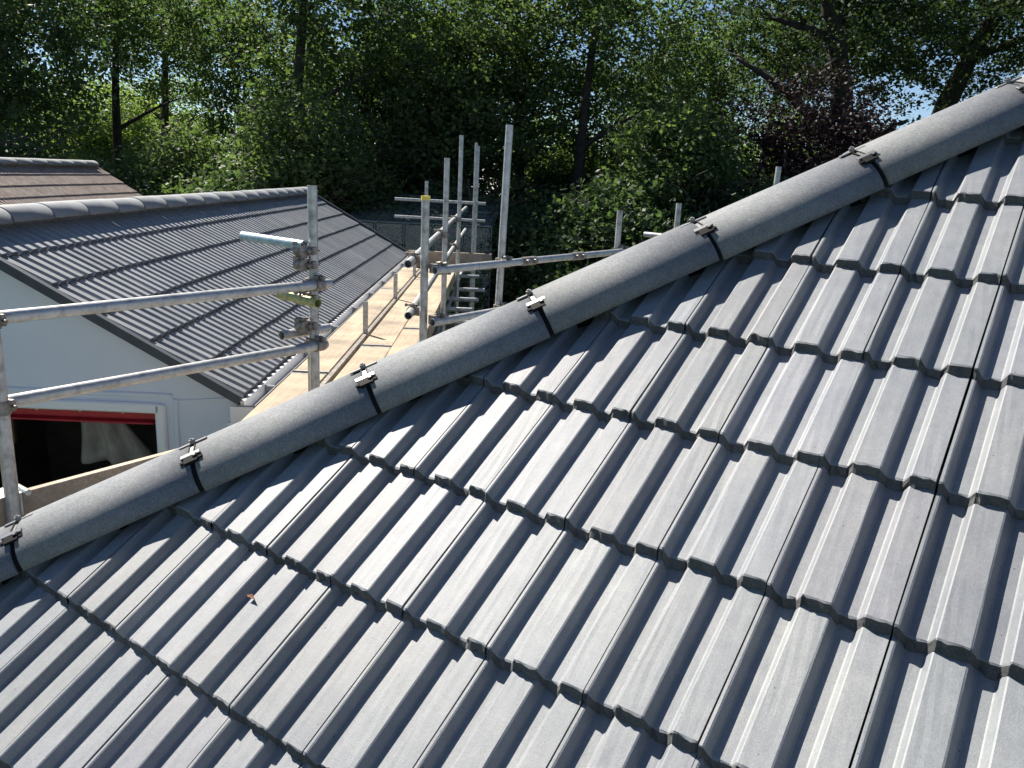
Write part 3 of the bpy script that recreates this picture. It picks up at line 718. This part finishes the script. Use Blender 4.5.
# ------------------------------------------------------------------ trees
def leaves(n_cl, n_lf, spread, rx, rz, size, seed, shell=.55, zlo=-1.0, lumps=7):
    g = np.random.default_rng(seed)
    # lumps: sub-crowns that make the outline uneven
    L = g.normal(0, 1, (lumps, 3)); L /= np.linalg.norm(L, axis=1)[:, None]; L *= g.uniform(.25, .72, (lumps, 1)); L[:, 2] = np.clip(L[:, 2], zlo, 1)
    rad = g.uniform(.38, .6, lumps)
    k = g.integers(0, lumps, n_cl); d = g.normal(0, 1, (n_cl, 3)); d /= np.linalg.norm(d, axis=1)[:, None]
    rr = g.uniform(shell ** 3, 1, n_cl) ** (1 / 3)
    C = L[k] + d * (rr * rad[k])[:, None]
    C = C * np.array([rx, rx, rz])
    N = n_cl * n_lf
    P_ = np.repeat(C, n_lf, 0) + g.normal(0, spread, (N, 3)) * np.array([1, 1, .55])
    sz = size * g.uniform(.6, 1.35, N)
    t1 = g.normal(0, 1, (N, 3)); t1[:, 2] *= .6; t1 /= np.linalg.norm(t1, axis=1)[:, None]
    t2 = np.cross(t1, g.normal(0, 1, (N, 3)) + np.array([0, 0, 1.2])); t2 /= np.linalg.norm(t2, axis=1)[:, None]
    a = P_ - t1 * sz[:, None] * .5; c = P_ + t1 * sz[:, None] * .5
    b = P_ + t2 * sz[:, None] * .30 - t1 * sz[:, None] * .06; d_ = P_ - t2 * sz[:, None] * .30 - t1 * sz[:, None] * .06
    Vv = np.stack([a, b, c, d_], 1).reshape(-1, 3); F = np.arange(4 * N).reshape(-1, 4)
    return Vv, F, C
def meshonly(name, Vv, F, mat):
    o = npmesh(name, Vv, F, mat); me = o.data; bpy.data.objects.remove(o); return me
def trunk_mesh(h, r, rx, crown_z, rz, seed, n_br=9, bend=.5, mat=M_BARK, fork=False):
    g = random.Random(seed); m = MB(); n = 9; pts = []; rad = []
    ph = g.uniform(0, 6.28)
    for i in range(n):
        t_ = i / (n - 1); pts.append(Vector((bend * t_ * math.sin(ph + t_ * 2.2), bend * t_ * math.cos(ph + t_ * 1.7), h * t_))); rad.append(r * (1 - .72 * t_) * (1.35 if i == 0 else 1))
    m.path(pts, rad, 10)
    for k in range(n_br):
        t_ = g.uniform(.30, .95); i = int(t_ * (n - 1)); b = pts[i]; az = g.uniform(0, 6.28); ln = rx * g.uniform(.5, .95); up = g.uniform(.15, .75)
        q = [b]; rr = [rad[i] * .6]
        for j in range(1, 6):
            s = j / 5; az2 = az + g.uniform(-.35, .35)
            q.append(q[-1] + Vector((math.cos(az2) * ln / 5, math.sin(az2) * ln / 5, ln / 5 * up * (1.2 - s * .5)))); rr.append(rad[i] * .6 * (1 - s * .8))
            if j in (2, 3, 4):
                az3 = az2 + g.choice((-1, 1)) * g.uniform(.5, 1.1); e = q[-1] + Vector((math.cos(az3), math.sin(az3), g.uniform(0, .8))) * ln * .32
                m.path([q[-1], (q[-1] + e) / 2 + Vector((0, 0, .1)), e], [rr[-1] * .6, rr[-1] * .4, .012], 5)
        m.path(q, rr, 6)
    o = m.build('trunk', mat); me = o.data; bpy.data.objects.remove(o); return me
PRO = {}
def proto(key, kw, tk, leafm, barkm=M_BARK):
    Vv, F, C = leaves(**kw); Vv[:, 2] += tk['crown_z']
    PRO[key] = (meshonly('crown', Vv, F, leafm), trunk_mesh(mat=barkm, **tk))
# tall broadleaf: crown centre 9 m up, radius 4.6
proto('high', dict(n_cl=520, n_lf=30, spread=.21, rx=4.2, rz=3.2, size=.15, seed=21, lumps=11), dict(h=11, r=.24, rx=3.4, crown_z=9.6, rz=5, seed=31, bend=.8, n_br=6), M_LEAF)
proto('oak', dict(n_cl=950, n_lf=30, spread=.20, rx=5.4, rz=4.0, size=.15, seed=22, lumps=12), dict(h=12, r=.62, rx=4.8, crown_z=10.4, rz=5, seed=37, bend=2.2, n_br=14), M_LEAFO)
proto('tall1', dict(n_cl=1150, n_lf=30, spread=.22, rx=4.6, rz=4.2, size=.145, seed=1, lumps=11), dict(h=9, r=.24, rx=3.2, crown_z=6.6, rz=5, seed=11, n_br=6), M_LEAF)
proto('tall2', dict(n_cl=1150, n_lf=30, spread=.22, rx=4.8, rz=4.2, size=.15, seed=2, lumps=11), dict(h=9, r=.28, rx=3.4, crown_z=7.0, rz=5, seed=12, bend=1.3, n_br=6), M_LEAF)
proto('tall3', dict(n_cl=1000, n_lf=28, spread=.25, rx=3.8, rz=5.0, size=.15, seed=3, lumps=9), dict(h=10, r=.26, rx=2.8, crown_z=6.6, rz=5, seed=13, n_br=5), M_LEAFD)
proto('bush1', dict(n_cl=1100, n_lf=30, spread=.20, rx=2.5, rz=2.7, size=.12, seed=4, shell=.35), dict(h=4, r=.12, rx=2.0, crown_z=2.4, rz=2.4, seed=14), M_LEAF)
proto('bush2', dict(n_cl=1100, n_lf=30, spread=.20, rx=2.7, rz=2.4, size=.125, seed=5, shell=.35), dict(h=4, r=.12, rx=2.0, crown_z=2.2, rz=2.4, seed=15), M_LEAFD)
proto('beech', dict(n_cl=1700, n_lf=30, spread=.24, rx=3.9, rz=4.2, size=.13, seed=6, shell=.3, lumps=8), dict(h=6, r=.2, rx=2.6, crown_z=4.3, rz=4, seed=16), M_LEAFP)
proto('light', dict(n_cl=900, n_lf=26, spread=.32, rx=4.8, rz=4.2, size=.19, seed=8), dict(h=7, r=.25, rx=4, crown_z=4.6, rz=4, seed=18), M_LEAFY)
def tree(key, name, right, ahead, sc_, rot, label, cat, group, dz=0, tall=1.0):
    o = empty(name, site(right, ahead, GZ + dz), label, cat, group); o.rotation_euler = (0, 0, R(rot)); o.scale = (sc_, sc_, sc_ * tall)
    cm, tm = PRO[key]
    for nm, me in (('crown', cm), ('trunk', tm)):
        c = bpy.data.objects.new(nm, me); COL.objects.link(c); c.parent = o
    return o
def at_px(x, dist): return (x - 512) / 798 * dist
GT = 'tall broadleaved trees standing behind the gardens'
GBU = 'bushes and understorey filling the gaps below the tall trees'
T = [  # key, px, ahead, scale, rot, label, stretch
 ('tall3', 8, 23, .9, 20, 'dark ivy clad tree at the left above the brown roof', 1.2),
 ('tall3', -90, 25, 1.0, 80, 'dark tree cut by the left edge, beside the ivy clad one', 1.1),
 ('high', 130, 27, .9, 140, 'straight thin trunked tree standing at the bright gap on the left', 1),
 ('high', 160, 31, .9, 40, 'second thin trunked tree, just right of the bright gap', 1),
 ('tall2', 262, 27, .72, 200, 'leaning tree above the left part of the bungalow ridge', 1.25),
 ('high', 292, 21, .95, 90, 'tall tree with a leaning bare trunk above the right end of the bungalow ridge', 1),
 ('tall1', 365, 25, .9, 300, 'broad green tree rising left of the glasshouse', 1),
 ('tall2', 440, 24, .9, 30, 'dense green tree behind the glasshouse', 1),
 ('tall1', 515, 24, .9, 60, 'green tree directly behind the two tallest scaffold poles', 1),
 ('high', 575, 22, .9, 110, 'tree with dark trunk right of the tallest pole', 1),
 ('tall1', 635, 26, .72, 250, 'airy green tree with sky showing, left of the purple beech', 1.3),
 ('high', 735, 31, .9, 10, 'slender open tree with much sky around it, left of the thick leaning trunk', 1),
 ('oak', 800, 24, .85, 170, 'tree with thick dark leaning trunk rising behind the purple beech', 1.05),
 ('oak', 915, 27, .95, 330, 'oak with massive forked dark trunk above the upper hip tiles', 1),
 ('oak', 1050, 29, .9, 100, 'dark spreading tree at the upper right corner', 1),
 ('tall3', 1160, 24, 1.0, 210, 'dark tree mostly outside the right edge', 1),
]
for key, px, ah, s, rot, lab, tl_ in T: tree(key, 'broadleaf_tree', at_px(px, ah), ah, s, rot, lab, 'tree', GT, 0, tl_)
B = [('bush1', 205, 19.5, .95, 0, 'green bush above the left part of the bungalow ridge'), ('bush2', 255, 18, 1.05, 70, 'dark bush behind the middle of the bungalow ridge'),
     ('bush1', 300, 18.5, 1.1, 130, 'green bush behind the right end of the bungalow ridge'), ('bush2', 355, 21, 1.2, 20, 'dark bush left of the glasshouse'),
     ('bush1', 420, 22, 1.2, 210, 'green bush behind the glasshouse'), ('bush2', 470, 19.5, 1.0, 280, 'dark bush behind the far scaffold rails'),
     ('bush1', 560, 24, .9, 330, 'green bush just above the lawn'), ('bush2', 620, 18, 1.1, 45, 'dark bush behind the right guardrail'),
     ('bush1', 665, 19, 1.15, 95, 'green bush left of the purple beech, behind short poles'), ('bush2', 720, 18, 1.1, 190, 'dark bush in front of the purple beech'),
     ('bush2', 40, 21, .8, 240, 'dark bush behind the brown roof'), ('bush2', 10, 19, 1.2, 300, 'dark bush at the left edge behind the brown roof'),
     ('bush2', 845, 20, 1.15, 15, 'dark bush half hidden by the upper hip tiles'), ('bush1', 960, 22, 1.2, 115, 'green bush beside the forked oak'),
     ('bush2', 520, 27, 1.0, 150, 'dark bush beyond the lawn')]
for key, px, ah, s, rot, lab in B: tree(key, 'bush', at_px(px, ah), ah, s, rot, lab, 'bush', GBU)
tree('beech', 'copper_beech', at_px(785, 20), 20, .84, 0, 'copper beech with purple black foliage behind the hip tiles', 'tree', None)
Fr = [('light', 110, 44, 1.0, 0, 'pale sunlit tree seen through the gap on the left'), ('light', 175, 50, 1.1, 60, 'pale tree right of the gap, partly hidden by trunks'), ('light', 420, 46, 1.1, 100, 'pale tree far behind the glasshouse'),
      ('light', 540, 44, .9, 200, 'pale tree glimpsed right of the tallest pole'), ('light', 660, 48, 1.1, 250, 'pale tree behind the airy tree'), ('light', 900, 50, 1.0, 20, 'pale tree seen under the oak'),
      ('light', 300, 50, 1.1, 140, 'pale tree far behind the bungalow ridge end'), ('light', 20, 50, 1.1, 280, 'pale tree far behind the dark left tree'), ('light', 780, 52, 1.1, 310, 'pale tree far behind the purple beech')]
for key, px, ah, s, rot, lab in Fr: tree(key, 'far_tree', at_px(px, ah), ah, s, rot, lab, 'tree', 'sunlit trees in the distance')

# ------------------------------------------------------------------ a dead leaf on the tiles
m = MB(); p = Vector((-.68, 0, 0)); q = Vector((-.765, -1.323, -1.323 * math.tan(TH))) - Na * .010
N_ = Na
m.add([q, q + Ux * .012 + Da * .004 + N_ * .006, q + Ux * .026 + N_ * .001, q + Ux * .013 - Da * .006 + N_ * .002, q + Ux * .034 + N_ * .006 + Da * .002],
      [(0, 1, 2), (0, 2, 3), (1, 4, 2)])
o = m.build('dead_leaf', M_LEAFDEAD); tag(o, 'small curled brown dead leaf lying on the lower left roof tiles', 'leaf')
md = o.modifiers.new('solid', 'SOLIDIFY'); md.thickness = .001
for o in bpy.data.objects:
    if o.type == 'MESH' and o.data.materials and o.data.materials[0] and o.data.materials[0].name in ('grey_concrete_hip', 'neighbour_ridge') and 'tint' not in o.data.color_attributes: tint1(o)
